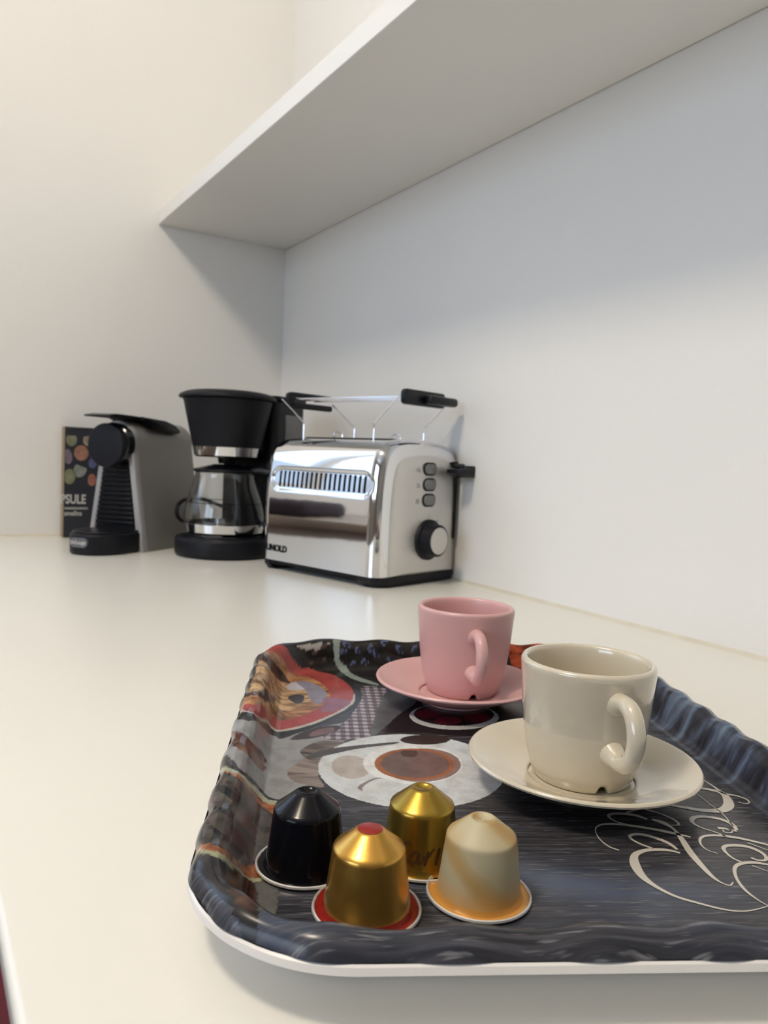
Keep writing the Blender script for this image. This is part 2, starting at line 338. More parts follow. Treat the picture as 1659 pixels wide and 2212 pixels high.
# ------------------------------------------------------------------ the printed tray
HA, HB, RC = .179, .1335, .055
TANG = math.radians(-26.8085); TC = Vector((1.134796, -.372881, 0))
PD = [0, .0008, .0025, .006, .0090, .0115, .0145, .0170, .0192, .0215, 1]
PZ = [.0195, .022, .0245, .0258, .0248, .0215, .0148, .0092, .0068, .0060, .0060]
def tray_d(A, B):
    qa = np.abs(A)-(HA-RC); qb = np.abs(B)-(HB-RC)
    return -(np.hypot(np.maximum(qa, 0), np.maximum(qb, 0))+np.minimum(np.maximum(qa, qb), 0)-RC)
tray = thing('serving_tray', 'dark printed tray with wavy rim carrying two cups and four capsules', 'tray', TC, TANG)
# rounded-rectangle outline, evenly spaced
per = []
step = .0008
def edge(ax_, ay_, bx_, by_):
    n = max(2, int(math.hypot(bx_-ax_, by_-ay_)/step))
    for k in range(n): t = k/n; per.append((ax_+(bx_-ax_)*t, ay_+(by_-ay_)*t))
def arc(cx, cy, a0):
    n = int(RC*PI/2/step)
    for k in range(n): a = a0+PI/2*k/n; per.append((cx+RC*math.cos(a), cy+RC*math.sin(a)))
arc(HA-RC, HB-RC, 0); edge(HA-RC, HB, -HA+RC, HB); arc(-HA+RC, HB-RC, PI/2); edge(-HA, HB-RC, -HA, -HB+RC)
arc(-HA+RC, -HB+RC, PI); edge(-HA+RC, -HB, HA-RC, -HB); arc(HA-RC, -HB+RC, 1.5*PI); edge(HA, -HB+RC, HA, HB-RC)
per = np.array(per); NP_ = len(per)
ts = np.concatenate([[0, .0004, .0008, .0015, .0025, .0035], np.arange(.0045, .0265, .0006), np.arange(.0265, .1334, .00055), [HB-.0001]])/HB
S_ = np.arange(NP_)/NP_
def waves(s, A, B):
    L_ = 34; ph = 2*PI*s*L_
    return np.sin(ph+1.5*np.sin(2*PI*s*5))
V = []
for t in ts:
    P = per*(1-t); A, B = P[:, 0], P[:, 1]
    d = tray_d(A, B)*1.0
    # keep wall width even all around
    z = np.interp(d, PD, PZ)
    wv = waves(S_, A, B); wgt = np.exp(-((d-.006)/.006)**2)*.0005+np.exp(-((d-.0115)/.0045)**2)*.0009
    z = z+wv*wgt
    out = .0008*wv*np.exp(-(d/.006)**2)
    nn = per/np.linalg.norm(per, axis=1)[:, None]
    V.append(np.stack([A+nn[:, 0]*out, B+nn[:, 1]*out, z], 1))
NR = len(ts); V = np.concatenate(V).astype(np.float32)
i, j = np.meshgrid(np.arange(NR-1), np.arange(NP_), indexing='ij'); j2 = (j+1) % NP_
Q = np.stack([i*NP_+j, i*NP_+j2, (i+1)*NP_+j2, (i+1)*NP_+j], -1).reshape(-1, 4).astype(np.int32)
me = D.meshes.new('printed_surface'); me.vertices.add(len(V)); me.vertices.foreach_set('co', V.ravel())
me.loops.add(Q.size); me.loops.foreach_set('vertex_index', Q.ravel())
me.polygons.add(len(Q)); me.polygons.foreach_set('loop_start', (np.arange(len(Q))*4).astype(np.int32)); me.polygons.foreach_set('loop_total', np.full(len(Q), 4, np.int32))
me.update(); me.validate(); me.shade_smooth(); me.materials.append(TRAYP)
# the print: flat areas of ink and one painted reflection in tray millimetres, painted from back to front
X, Y = V[:, 0]*1000, V[:, 1]*1000
# fine wobble so that outlines are hand-cut rather than polygonal
col = np.zeros((len(V), 4), np.float32); col[:, :3] = .04
def inside(px, py, poly):
    c = np.zeros(len(px), bool); n = len(poly)
    for k in range(n):
        x1, y1 = poly[k]; x2, y2 = poly[(k+1) % n]
        if y1 == y2: continue
        cond = ((y1 > py) != (y2 > py)) & (px < (x2-x1)*(py-y1)/(y2-y1)+x1); c ^= cond
    return c
PRINT=[
('T',(0.016,0.014,0.013),[-96.3,-128.2,-139.8,-122.1,-164.7,-103.9,-171.8,-67.0,-172.8,-19.1,-173.4,36.5,-174.3,72.0,-165.8,84.1,-163.1,55.8,-154.1,13.0,-134.6,-23.0,-128.7,-61.7,-145.1,-77.0,-152.3,-101.3,-151.6,-109.7]),
('T',(0.3,0.055,0.022),[-176.2,49.5,-174.8,77.5,-163.3,80.2,-162.7,52.3]),
('P',(0.34,0.33,0.31),[-159.9,-107.0,-165.0,-98.9,-169.2,-82.2,-167.1,-85.5,-164.1,-93.7,-161.1,-102.0]),
('P',(0.018,0.019,0.02),[-23.4,-135.1,-33.8,-134.2,-153.0,-125.9,-160.7,-111.5,-156.0,-106.6,-154.4,-101.7,-145.6,-76.3,-121.7,-63.5,-101.2,-62.5,-78.0,-68.3,-58.3,-81.6,-40.1,-96.7,-28.2,-110.2,-32.6,-113.9,-23.0,-119.3,-5.1,-124.7,-1.3,-129.7,0.1,-132.6]),
('P',(0.27,0.28,0.29),[-47.5,-84.8,-61.5,-53.3,-31.7,-61.6,-23.2,-76.5,1.8,-88.0,17.7,-90.6,41.3,-97.2,52.3,-112.2,63.3,-119.8,40.5,-133.7,29.4,-134.2,-1.1,-134.2,-1.7,-132.3,3.1,-125.1,-18.5,-118.9,-28.1,-113.6,-25.8,-110.1,-36.7,-99.0]),
('G',(0.33,0.32,0.34),[-124.3,-60.5,-113.8,-41.4,-71.1,-50.0,-59.5,-55.4,-31.7,-63.1,-24.7,-78.7,-30.7,-87.8,-53.2,-75.5,-78.0,-67.6,-99.1,-62.6]),
('P',(0.33,0.06,0.055),[-23.4,-134.5,-30.3,-133.8,-32.4,-131.6,-71.2,-129.3,-130.2,-128.6,-148.5,-124.9,-151.3,-117.0,-151.3,-110.8,-152.5,-106.2,-153.3,-103.2,-156.8,-94.9,-153.0,-82.9,-138.1,-74.3,-121.3,-68.8,-105.4,-67.2,-92.3,-68.6,-79.7,-73.4,-68.6,-79.5,-53.3,-90.8,-42.4,-102.6,-37.0,-111.5,-32.4,-117.5,-16.6,-121.7,-11.7,-124.2,-11.2,-128.0]),
('P',(0.5,0.47,0.43),[-27.7,-133.6,-12.2,-128.1,-12.7,-124.3,-19.7,-121.4,-35.7,-117.1,-39.0,-111.6,-44.4,-102.7,-55.7,-90.8,-70.9,-79.4,-81.7,-73.7,-94.4,-69.2,-105.3,-67.7,-105.4,-66.9,-90.2,-68.1,-77.7,-73.1,-67.3,-79.5,-51.7,-90.8,-40.9,-102.6,-36.2,-111.5,-31.3,-117.4,-15.6,-121.7,-9.7,-124.6,-9.9,-128.1,-19.4,-132.8]),
('T',(0.36,0.19,0.09),[-27.3,-132.5,-38.7,-131.4,-76.2,-129.7,-117.7,-129.8,-136.2,-127.6,-138.4,-124.2,-140.6,-119.2,-143.6,-114.0,-144.3,-110.2,-146.3,-101.4,-136.7,-92.5,-122.5,-86.1,-106.6,-82.8,-91.4,-84.3,-80.9,-88.3,-72.7,-93.4,-62.5,-100.8,-54.2,-111.2,-55.1,-115.2,-46.7,-118.5,-34.5,-121.4,-25.4,-125.4,-26.0,-129.4]),
('T',(0.48,0.33,0.18),[-66.4,-128.9,-109.9,-129.8,-106.9,-125.6,-120.1,-119.2,-127.4,-112.3,-123.9,-100.9,-105.8,-95.0,-88.6,-96.2,-78.0,-103.7,-72.0,-107.3,-70.5,-112.3,-63.9,-117.1,-46.1,-121.0,-34.7,-129.0,-54.9,-129.7]),
('T',(0.055,0.035,0.03),[-116.8,-131.0,-124.7,-128.9,-127.5,-123.5,-133.8,-118.6,-137.1,-112.8,-128.1,-109.5,-126.6,-115.1,-108.4,-120.7,-109.1,-124.3]),
('T',(0.06,0.035,0.03),[-42.4,-130.9,-44.1,-127.0,-69.9,-120.2,-82.9,-116.9,-69.3,-117.4,-54.9,-119.8,-39.9,-123.7,-35.4,-129.7]),
('P',(0.04,0.035,0.04),[-98.4,-109.7,-104.1,-104.5,-101.1,-99.7,-88.4,-100.1,-85.1,-103.9,-92.1,-108.1]),
('P',(0.5,0.5,0.56),[-123.2,-111.4,-130.9,-105.3,-119.3,-99.4,-112.2,-102.0,-113.9,-110.3]),  # pale patch painted as a whitish reflection on the heart
('P',(0.24,0.23,0.3),[-130.9,-105.3,-131.5,-96.8,-115.4,-86.8,-97.7,-85.6,-84.8,-90.9,-97.0,-96.3,-114.6,-99.3]),
('P',(0.26,0.11,0.16),[-97.6,-86.9,-94.2,-72.2,-85.9,-71.2,-71.4,-80.7,-72.9,-89.0,-87.1,-87.0]),
('T',(0.1,0.035,0.03),[3.3,-134.2,13.4,-130.7,18.6,-126.7,19.8,-122.5,9.2,-117.9,10.8,-115.6,23.3,-119.5,31.9,-124.4,21.6,-130.3]),
('T',(0.16,0.07,0.045),[17.5,-133.6,20.1,-131.9,27.1,-126.8,27.6,-122.8,20.5,-119.2,17.3,-115.1,36.0,-119.9,41.9,-125.3,35.5,-129.8]),
('P',(0.04,0.03,0.03),[-25.2,-105.5,-36.7,-99.0,-43.8,-90.8,-47.7,-79.3,-40.9,-78.9,-30.7,-87.8,-25.5,-97.6]),
('P',(0.16,0.1,0.1),[-32.0,-95.4,-40.4,-90.8,-44.1,-82.4,-37.4,-81.9,-32.2,-89.0,-29.6,-93.6]),
('T',(0.19,0.165,0.155),[8.0,-101.2,-7.4,-89.8,1.3,-73.4,18.9,-89.7,34.5,-87.6,29.7,-100.5,19.3,-105.3]),
('T',(0.13,0.11,0.1),[-10.2,-99.3,-23.7,-87.3,-19.2,-65.1,-23.1,-49.8,-17.1,-50.3,-9.8,-72.9,1.7,-87.4,2.0,-95.6]),
('T',(0.02,0.02,0.022),[49.7,-134.7,40.8,-134.1,56.0,-128.1,56.5,-123.8,49.3,-119.9,42.5,-115.7,46.4,-111.0,49.3,-104.6,53.1,-100.1,84.8,-103.0,113.7,-106.8,166.0,-107.6,167.3,-112.4,134.6,-132.5,131.2,-134.5,119.6,-134.4,87.9,-134.3]),
('P',(0.37,0.4,0.29),[48.6,-134.4,58.4,-129.1,61.4,-125.0,54.5,-120.3,46.1,-116.4,48.0,-112.2,49.8,-107.7,54.2,-107.4,53.3,-111.8,51.9,-115.5,60.0,-119.8,66.3,-123.6,65.4,-127.5,52.9,-133.9]),
('T',(0.3,0.105,0.035),[53.9,-134.1,63.2,-128.9,65.3,-125.4,61.6,-121.4,51.4,-116.9,51.9,-112.8,55.2,-107.4,62.7,-108.2,59.0,-111.4,56.8,-114.6,59.1,-118.0,68.0,-122.5,68.6,-126.3,56.0,-133.9]),
('T',(0.055,0.05,0.045),[57.0,-133.7,67.8,-128.4,70.4,-124.0,62.9,-118.6,59.4,-112.7,64.5,-109.8,84.9,-108.6,97.1,-110.8,100.3,-113.6,116.0,-119.6,125.0,-124.6,121.7,-130.8,111.3,-134.0,87.9,-134.3]),
('T',(0.075,0.025,0.025),[73.2,-122.0,65.0,-120.2,57.4,-117.3,59.3,-113.6,62.5,-115.1,69.6,-118.8]),
('P',(0.012,0.012,0.013),[68.0,-133.9,80.7,-126.9,77.4,-121.5,65.9,-116.5,70.1,-114.4,79.0,-119.7,87.0,-124.6,79.8,-131.7]),
('T',(0.1,0.07,0.07),[59.1,-134.3,71.7,-129.2,77.9,-128.0,74.5,-131.6]),
('T',(0.075,0.025,0.025),[92.4,-122.8,86.2,-121.0,79.6,-118.3,78.2,-115.0,82.0,-116.4,90.3,-119.7]),
('P',(0.012,0.012,0.013),[85.3,-134.3,97.8,-127.5,96.7,-122.3,87.1,-117.6,88.7,-115.8,98.5,-120.5,103.4,-125.3,94.3,-132.3]),
('T',(0.1,0.07,0.07),[77.4,-134.6,88.7,-129.7,94.3,-128.6,89.4,-132.2]),
('T',(0.075,0.025,0.025),[109.2,-123.4,104.8,-121.7,99.1,-119.2,96.0,-116.3,101.0,-117.4,108.4,-120.5]),
('P',(0.012,0.012,0.013),[100.8,-134.6,112.3,-128.1,113.2,-122.9,105.6,-118.5,106.0,-116.9,115.7,-121.2,118.1,-125.9,103.1,-133.5]),
('T',(0.1,0.07,0.07),[93.7,-134.9,104.1,-130.2,109.1,-129.2,99.6,-133.3]),
('T',(0.28,0.1,0.04),[116.9,-134.2,119.9,-132.1,123.5,-129.2,125.6,-124.6,120.3,-121.0,111.4,-117.8,102.3,-113.4,99.3,-109.9,109.1,-109.2,112.1,-112.6,116.1,-117.3,124.3,-120.5,130.7,-124.9,128.8,-129.1,119.3,-134.1]),
('P',(0.36,0.38,0.24),[121.6,-134.4,118.9,-134.2,128.5,-129.2,130.7,-124.9,124.3,-120.5,116.1,-117.3,112.1,-112.6,110.1,-108.4,112.1,-108.7,114.8,-112.7,118.1,-117.1,128.6,-120.7,133.7,-124.5,130.9,-129.1,122.6,-133.9]),
('T',(0.045,0.018,0.014),[140.3,-121.0,123.8,-119.4,115.5,-115.9,115.8,-112.3,123.7,-111.3,163.6,-109.0,155.7,-112.6,142.7,-117.8]),
('T',(0.07,0.04,0.028),[153.6,-117.9,152.8,-115.9,157.8,-111.8,163.5,-109.3,162.3,-111.4,158.0,-115.4]),
('P',(0.1,0.1,0.095),[115.2,-112.3,112.4,-107.9,115.0,-104.7,123.8,-104.1,132.0,-104.0,164.6,-107.7,123.7,-110.9]),
('P',(0.012,0.01,0.012),[-24.9,-57.2,-66.7,-45.6,-94.0,-28.1,-97.2,26.6,-70.9,37.7,-35.0,22.4,-33.7,-9.6,-38.2,-40.5,-30.1,-64.4]),
('P',(0.1,0.105,0.115),[-31.6,-61.8,-107.1,-47.7,-117.8,-37.6,-96.8,-27.8,-66.9,-42.8]),
('E',(0.48,0.48,0.48),[-67.2,-35.7,-67.5,18.9,-91.7,-4.7,-43.9,-12.6]),
('E',(0.012,0.008,0.01),[-70.8,-32.5,-71.6,17.0,-91.7,-4.7,-50.0,-12.0]),
('E',(0.13,0.008,0.022),[-70.8,-31.9,-71.6,-15.9,-79.9,-22.7,-62.8,-25.1]),
('E',(0.13,0.008,0.022),[-58.9,-22.1,-59.7,-5.3,-66.7,-12.5,-52.2,-14.9]),
('E',(0.13,0.008,0.022),[-64.7,-3.2,-65.5,12.8,-73.6,6.5,-56.9,3.1]),
('E',(0.6,0.64,0.66),[10.5,-90.2,17.7,2.0,-39.1,-37.7,52.0,-49.7]),
('E',(0.44,0.4,0.37),[10.4,-84.0,12.7,-64.7,-4.8,-73.6,23.9,-74.7]),
('E',(0.74,0.76,0.76),[4.7,-67.7,6.7,-17.3,-21.5,-38.6,29.5,-46.4]),
('E',(0.24,0.16,0.13),[7.9,-57.4,6.7,-17.3,-15.0,-35.7,27.4,-42.4]),
('E',(0.3,0.1,0.035),[5.7,-61.9,6.9,-21.5,-14.8,-39.4,25.3,-44.8]),
('E',(0.14,0.088,0.075),[5.6,-58.6,6.9,-23.9,-12.3,-39.2,22.6,-43.8]),
('P',(0.06,0.025,0.015),[-10.7,-46.5,-11.0,-38.7,-3.4,-40.1,-3.2,-46.4]),
('E',(0.035,0.025,0.022),[-26.0,-46.4,-28.4,-18.4,-35.0,-30.9,-20.4,-31.2]),
('P',(0.06,0.055,0.055),[-2.9,-95.6,-13.3,-82.5,-23.1,-49.8,-20.4,-49.5,-12.5,-70.3,-3.2,-86.2,1.9,-94.9]),
('P',(0.22,0.19,0.18),[34.2,-72.1,23.6,-62.7,27.7,-56.8,34.0,-63.5,40.0,-67.3]),
('P',(0.6,0.62,0.62),[35.6,-70.1,24.7,-62.1,28.7,-54.3,38.9,-61.1,41.9,-66.6]),
('P',(0.22,0.27,0.24),[-171.8,-80.5,-171.9,-75.5,-166.7,-76.0,-163.1,-75.1,-160.4,-69.4,-146.2,-62.4,-131.6,-50.5,-127.2,-51.7,-139.2,-65.9,-158.3,-75.0,-163.8,-79.5]),
('E',(0.075,0.095,0.18),[-169.3,-74.1,-169.0,-68.0,-171.3,-71.9,-167.7,-70.2]),
('E',(0.016,0.017,0.028),[-168.9,-72.4,-169.0,-68.4,-169.6,-70.4,-167.8,-70.4]),
('E',(0.075,0.095,0.18),[-166.1,-75.2,-166.3,-70.7,-167.2,-72.9,-165.3,-73.0]),
('E',(0.016,0.017,0.028),[-166.1,-73.8,-166.0,-70.8,-166.5,-72.3,-165.3,-72.3]),
('E',(0.075,0.095,0.18),[-167.2,-65.0,-167.1,-60.9,-168.5,-63.3,-166.0,-62.6]),
('E',(0.016,0.017,0.028),[-167.0,-63.6,-167.0,-60.9,-167.5,-62.3,-166.2,-62.2]),
('E',(0.075,0.095,0.18),[-167.4,-55.6,-167.6,-51.5,-169.3,-53.3,-166.4,-53.7]),
('E',(0.016,0.017,0.028),[-167.4,-54.2,-167.4,-51.5,-168.1,-52.9,-166.6,-52.8]),
('E',(0.075,0.095,0.18),[-169.7,-46.1,-169.9,-40.5,-173.1,-42.7,-168.4,-43.7]),
('E',(0.016,0.017,0.028),[-169.5,-44.5,-169.7,-40.8,-170.4,-42.6,-168.5,-42.7]),
('E',(0.075,0.095,0.18),[-167.6,-35.0,-167.2,-29.4,-169.5,-33.4,-166.1,-30.9]),
('E',(0.016,0.017,0.028),[-167.3,-33.4,-167.3,-29.6,-168.3,-31.5,-166.4,-31.5]),
('E',(0.075,0.095,0.18),[-165.6,-51.7,-165.3,-47.1,-166.6,-50.6,-164.4,-48.2]),
('E',(0.016,0.017,0.028),[-165.3,-50.3,-165.4,-47.2,-165.9,-48.8,-164.4,-48.7]),
('E',(0.075,0.095,0.18),[-162.5,-68.3,-162.9,-63.8,-163.6,-65.3,-161.9,-66.9]),
('E',(0.016,0.017,0.028),[-162.6,-66.9,-162.7,-63.9,-162.9,-65.4,-162.0,-65.4]),
('E',(0.075,0.095,0.18),[-163.4,-60.2,-163.3,-54.6,-164.2,-58.2,-162.5,-56.7]),
('E',(0.016,0.017,0.028),[-163.3,-58.6,-163.2,-54.9,-163.7,-56.8,-162.6,-56.7]),
('E',(0.075,0.095,0.18),[-164.1,-41.5,-163.7,-35.0,-164.8,-39.2,-163.0,-37.3]),
('E',(0.016,0.017,0.028),[-163.8,-39.8,-163.8,-35.4,-164.3,-37.6,-163.1,-37.6]),
('E',(0.075,0.095,0.18),[-167.6,-23.3,-168.3,-19.2,-169.8,-20.1,-166.8,-22.4]),
('E',(0.016,0.017,0.028),[-167.7,-22.0,-167.8,-19.2,-168.7,-20.5,-166.9,-20.6]),
('E',(0.07,0.045,0.035),[-162.4,-95.9,-164.0,-91.4,-163.9,-93.8,-162.5,-93.5]),
('E',(0.07,0.045,0.035),[-166.1,-89.4,-167.1,-84.9,-168.0,-86.4,-165.8,-87.9]),
('E',(0.07,0.045,0.035),[-162.5,-88.8,-163.2,-84.8,-163.5,-86.9,-162.5,-86.7]),
('E',(0.07,0.045,0.035),[-158.6,-97.7,-160.2,-94.3,-160.0,-95.8,-158.6,-96.2]),
('E',(0.075,0.095,0.18),[-163.8,-32.1,-163.5,-27.5,-164.2,-30.7,-162.9,-29.0]),
('E',(0.016,0.017,0.028),[-163.4,-30.7,-163.5,-27.6,-163.7,-29.1,-163.0,-29.1])]
LETTERS=[
[22.2,101.2,0.34,30.1,102.6,0.76,37.8,103.7,1.16,40.8,108.9,0.94,44.4,111.3,0.67,47.8,110.7,0.46,49.0,108.1,0.45,47.3,105.7,0.56],
[31.9,93.6,1.39,34.1,98.8,1.59,36.6,102.1,1.69,41.5,102.8,2.37,50.0,99.5,3.06,55.3,94.1,2.78,56.5,88.1,2.37,55.4,81.6,1.98,53.2,76.7,1.71,51.0,71.3,1.43,47.0,68.3,1.26],
[37.4,89.6,0.31,52.5,90.7,0.39,59.2,91.4,0.38,71.1,89.9,0.36],
[74.6,89.4,1.05,69.0,90.3,1.35,64.2,87.1,1.46,62.1,80.3,1.46,63.8,75.2,1.53,68.1,73.0,1.06,72.7,74.8,0.52,76.2,78.6,0.51,80.2,81.5,0.59],
[72.7,82.0,1.57,73.4,85.3,0.96,75.2,86.8,0.52,77.0,85.3,0.52,76.2,82.9,0.43,74.4,83.4,0.35],
[74.2,84.8,0.44,75.4,89.0,1.13],
[88.2,97.3,1.03,83.5,90.2,1.17,80.7,84.3,1.26,79.2,77.5,1.09,79.8,72.7,1.0,82.2,69.2,0.82,87.0,67.0,0.52,91.6,67.5,0.35,94.3,70.6,0.23],
[92.8,94.5,0.24,85.4,88.0,0.5],
[97.3,82.6,0.85,99.1,83.9,0.77,99.5,87.0,0.85,96.9,89.1,0.94,92.9,89.1,1.2,88.7,86.1,1.38,87.6,80.4,1.38,88.8,76.0,1.12,92.4,74.3,0.86,97.8,74.7,0.69,100.8,76.7,0.68],
[103.4,88.0,0.76,101.2,82.2,1.21,101.7,76.3,1.2,105.0,71.5,0.95,111.9,68.1,0.77,119.7,66.8,0.81,126.3,67.8,0.52,131.9,70.3,0.25],
[108.8,84.6,0.22,103.4,79.5,0.37],
[91.1,54.9,0.85,85.6,53.4,1.26,80.9,49.2,1.45,78.5,44.3,1.38,79.5,40.2,1.04,82.4,39.2,0.79,86.6,41.3,0.77,90.3,45.0,0.76],
[93.8,54.8,0.76,91.6,50.6,1.22,91.2,44.6,1.36,92.6,39.3,1.49,96.1,34.9,1.82,102.9,32.3,2.52,111.1,31.7,2.07,118.0,33.9,1.23,124.3,38.3,0.94,128.6,44.7,0.8,132.1,51.2,0.67,133.5,56.7,0.49,132.9,62.6,0.37,129.8,71.6,0.26],
[65.1,55.8,1.14,68.2,59.5,1.99,73.9,61.5,0.93,82.3,61.0,1.54,93.4,59.3,1.91,103.8,58.8,1.59,111.9,59.1,1.04,116.2,60.8,0.48,117.2,62.9,0.47,115.1,65.0,0.28],
[91.7,30.4,0.52,89.0,27.4,0.53,83.4,25.7,0.39,76.6,26.2,0.32,71.6,28.9,0.58,69.5,34.4,1.09,70.5,42.2,1.26,73.4,51.0,1.34,76.9,58.5,1.41,80.8,65.7,0.66],
[65.1,53.7,1.05,61.4,50.1,1.59,59.8,44.5,1.42,60.4,39.0,1.14,63.2,37.2,0.87,67.4,38.8,0.6,69.6,42.5,0.51],
[56.3,57.0,0.37,59.1,61.6,0.64,63.4,64.9,0.8,67.6,66.3,0.79,70.2,65.4,0.61,70.3,62.2,0.35],
[58.7,47.0,0.9,55.2,55.9,0.74,58.5,61.9,0.46]]
for kind, c3, q in PRINT:
    pts = np.array(q).reshape(-1, 2)
    if kind == 'E':
        l, r, t_, b_ = pts; c0 = (l+r)/2; ax1 = (r-l)/2; c0b = (t_+b_)/2; ax2 = (b_-t_)/2; cc = (c0+c0b)/2
        poly = [tuple(cc+ax1*math.cos(a)+ax2*math.sin(a)) for a in [2*PI*k/48 for k in range(48)]]
    else: poly = [tuple(p) for p in spline(pts, 5, True)]
    pa = np.array(poly); m = (X > pa[:, 0].min()) & (X < pa[:, 0].max()) & (Y > pa[:, 1].min()) & (Y < pa[:, 1].max())
    idx = np.nonzero(m)[0]; ins = idx[inside(X[idx], Y[idx], poly)]
    if kind == 'G':     # checked cloth
        u_ = X[ins]/3.0; v_ = Y[ins]/2.7
        k_ = (np.floor(u_) % 2)+(np.floor(v_) % 2)
        pal = np.array([(.40, .38, .42), (.17, .14, .17), (.075, .05, .06)]); col[ins, :3] = pal[k_.astype(int)]
    else: col[ins, :3] = c3
    col[ins, 3] = .8 if kind == 'T' else 1
ca = me.color_attributes.new('print', 'FLOAT_COLOR', 'POINT'); ca.data.foreach_set('color', col.ravel())
po = D.objects.new('printed_surface', me); link(po, tray)
# white underside
bm = bmesh.new(); rings = []; f = per[::6]
for d, z in ((0, .0195), (-.0006, .0190), (-.0006, .0165), (.0002, .0160)):
    rings.append([(p[0]*(1-d/HB), p[1]*(1-d/HB), z) for p in f])
for d in (.002, .005, .008, .011, .014, .017, .020, .022, .024, .026, .030, .034, .036, .060):
    g = f*(1-d/HB); dd = tray_d(g[:, 0], g[:, 1]); zz = np.interp(dd, [0, .003, .010, .015, .0185, .022, .026, .031, .034, .036, 1], [.016, .0162, .0168, .0125, .0060, .0012, .0003, .0003, .0030, .0032, .0032])
    rings.append([(p[0], p[1], z) for p, z in zip(g, zz)])
loft(bm, rings, cap0=False, cap1=True); obj('tray_underside', bm, WHITE_MEL, tray)['label'] = 'white melamine underside and rim edge'
# brush lettering "Dolce Vita"
bm = bmesh.new()
for st in LETTERS:
    p3 = np.array(st).reshape(-1, 3)
    p3[:, 2] *= 1.55; ribbon(bm, p3, lambda a, b: (a/1000, b/1000, float(np.interp(tray_d(np.array(a/1000), np.array(b/1000)), PD, PZ))+.00018), 7)
lo = obj('lettering', bm, INK_CREAM, tray, sharp=0); lo['label'] = 'cream brush-script words printed on the tray'
for f in lo.data.polygons: f.use_smooth = True

# ------------------------------------------------------------------ cups and saucers
ZT = .0061
RW = Vector((RT.x, RT.y, 0)).normalized(); FW = Vector((F.x, F.y, 0)).normalized()
def hdir(deg): a = math.radians(deg); v = -FW*math.cos(a)+RW*math.sin(a); return math.atan2(v.y, v.x)
def saucer(label, x, y, m, R=.0545):
    t = thing('saucer', label, 'saucer', (x, y, ZT), 0, 'saucers on the tray'); s = R/.0545
    pf = spline([(0, .0022), (.019, .0022), (.0205, .0), (.0225, .0), (.0235, .0022), (.032, .0042), (.044, .0092), (.0520, .0128), (.0545, .0138)], 5)
    up = spline([(.0548, .0147), (.0538, .0156), (.0520, .0152), (.044, .0118), (.034, .0078), (.0262, .0062), (.0250, .0050), (.0240, .0048), (0, .0048)], 5)
    bm = bmesh.new(); lathe(bm, [(max(r, 0)*s, z) for r, z in pf+up], 128); obj('saucer_dish', bm, m, t); return t
def cup(label, x, y, z, m, adeg, notch, R=1.0, name='espresso_cup', hr=.0040, HS=1.085, up=0.0):
    t = thing(name, label, 'cup', (x, y, z), 0, 'espresso cups on the tray')
    out = [(0, .0018), (.0190, .0018), (.0205, 0), (.0222, 0), (.0232, .0010), (.0249, .0048), (.0272, .0125), (.0289, .0225), (.0302, .034), (.0312, .0445), (.0316, .0490), (.0313, .0506), (.0300, .0515), (.0286, .0508), (.0279, .0485), (.0275, .042), (.0267, .030), (.0252, .019), (.0222, .0095), (.0175, .0055), (.010, .0048), (0, .0047)]
    pf = spline(out, 4); N_ = 160
    bm = bmesh.new(); lathe(bm, [(max(r, 0)*R, max(zz, 0)*HS) for r, zz in pf], N_)
    na = hdir(notch)
    for v in bm.verts:      # small drain notch in the foot ring
        if v.co.z < .004 and math.hypot(v.co.x, v.co.y) > .0185:
            a = (math.atan2(v.co.y, v.co.x)-na+PI) % (2*PI)-PI
            k = max(0, 1-(abs(a)/.13)**2)**.6; v.co.z = max(v.co.z, .0034*k+v.co.z*(1-.6*k))
    obj('cup_body', bm, m, t, sharp=60)
    a = hdir(adeg); dx = Vector((math.cos(a), math.sin(a), 0))
    path = spline([(.0285, .0395), (.0315, .0403), (.0365, .0409), (.0415, .0393), (.0452, .0348), (.0466, .0285), (.0452, .0222), (.0415, .0180), (.0365, .0160), (.0315, .0165), (.0266, .0175)], 6)
    n = len(path); rr = []
    for i in range(n):
        e = min(i, n-1-i)/9; rr.append(hr*(1+.55*math.exp(-e*e*2.2)))
    bm = bmesh.new(); tube(bm, [dx*p[0]+Vector((0, 0, p[1]*1.06+up)) for p in path], rr, 20); obj('handle', bm, m, t, sharp=60); return t
saucer('glossy beige saucer under the nearer, beige cup', 1.1785, -.3555, BEIGE, .0540)
cup('glossy beige espresso cup with its handle to the right, nearer than the pink cup', 1.1768, -.3536, ZT+.0049, BEIGE, 12, 10, HS=1.105, up=.0025)
saucer('matt pink saucer under the pink cup', 1.0470, -.3310, PINK, .0518)
cup('pink espresso cup standing behind the beige one', 1.0430, -.3235, ZT+.0049, PINK, 7, 13, R=.985, hr=.0036)

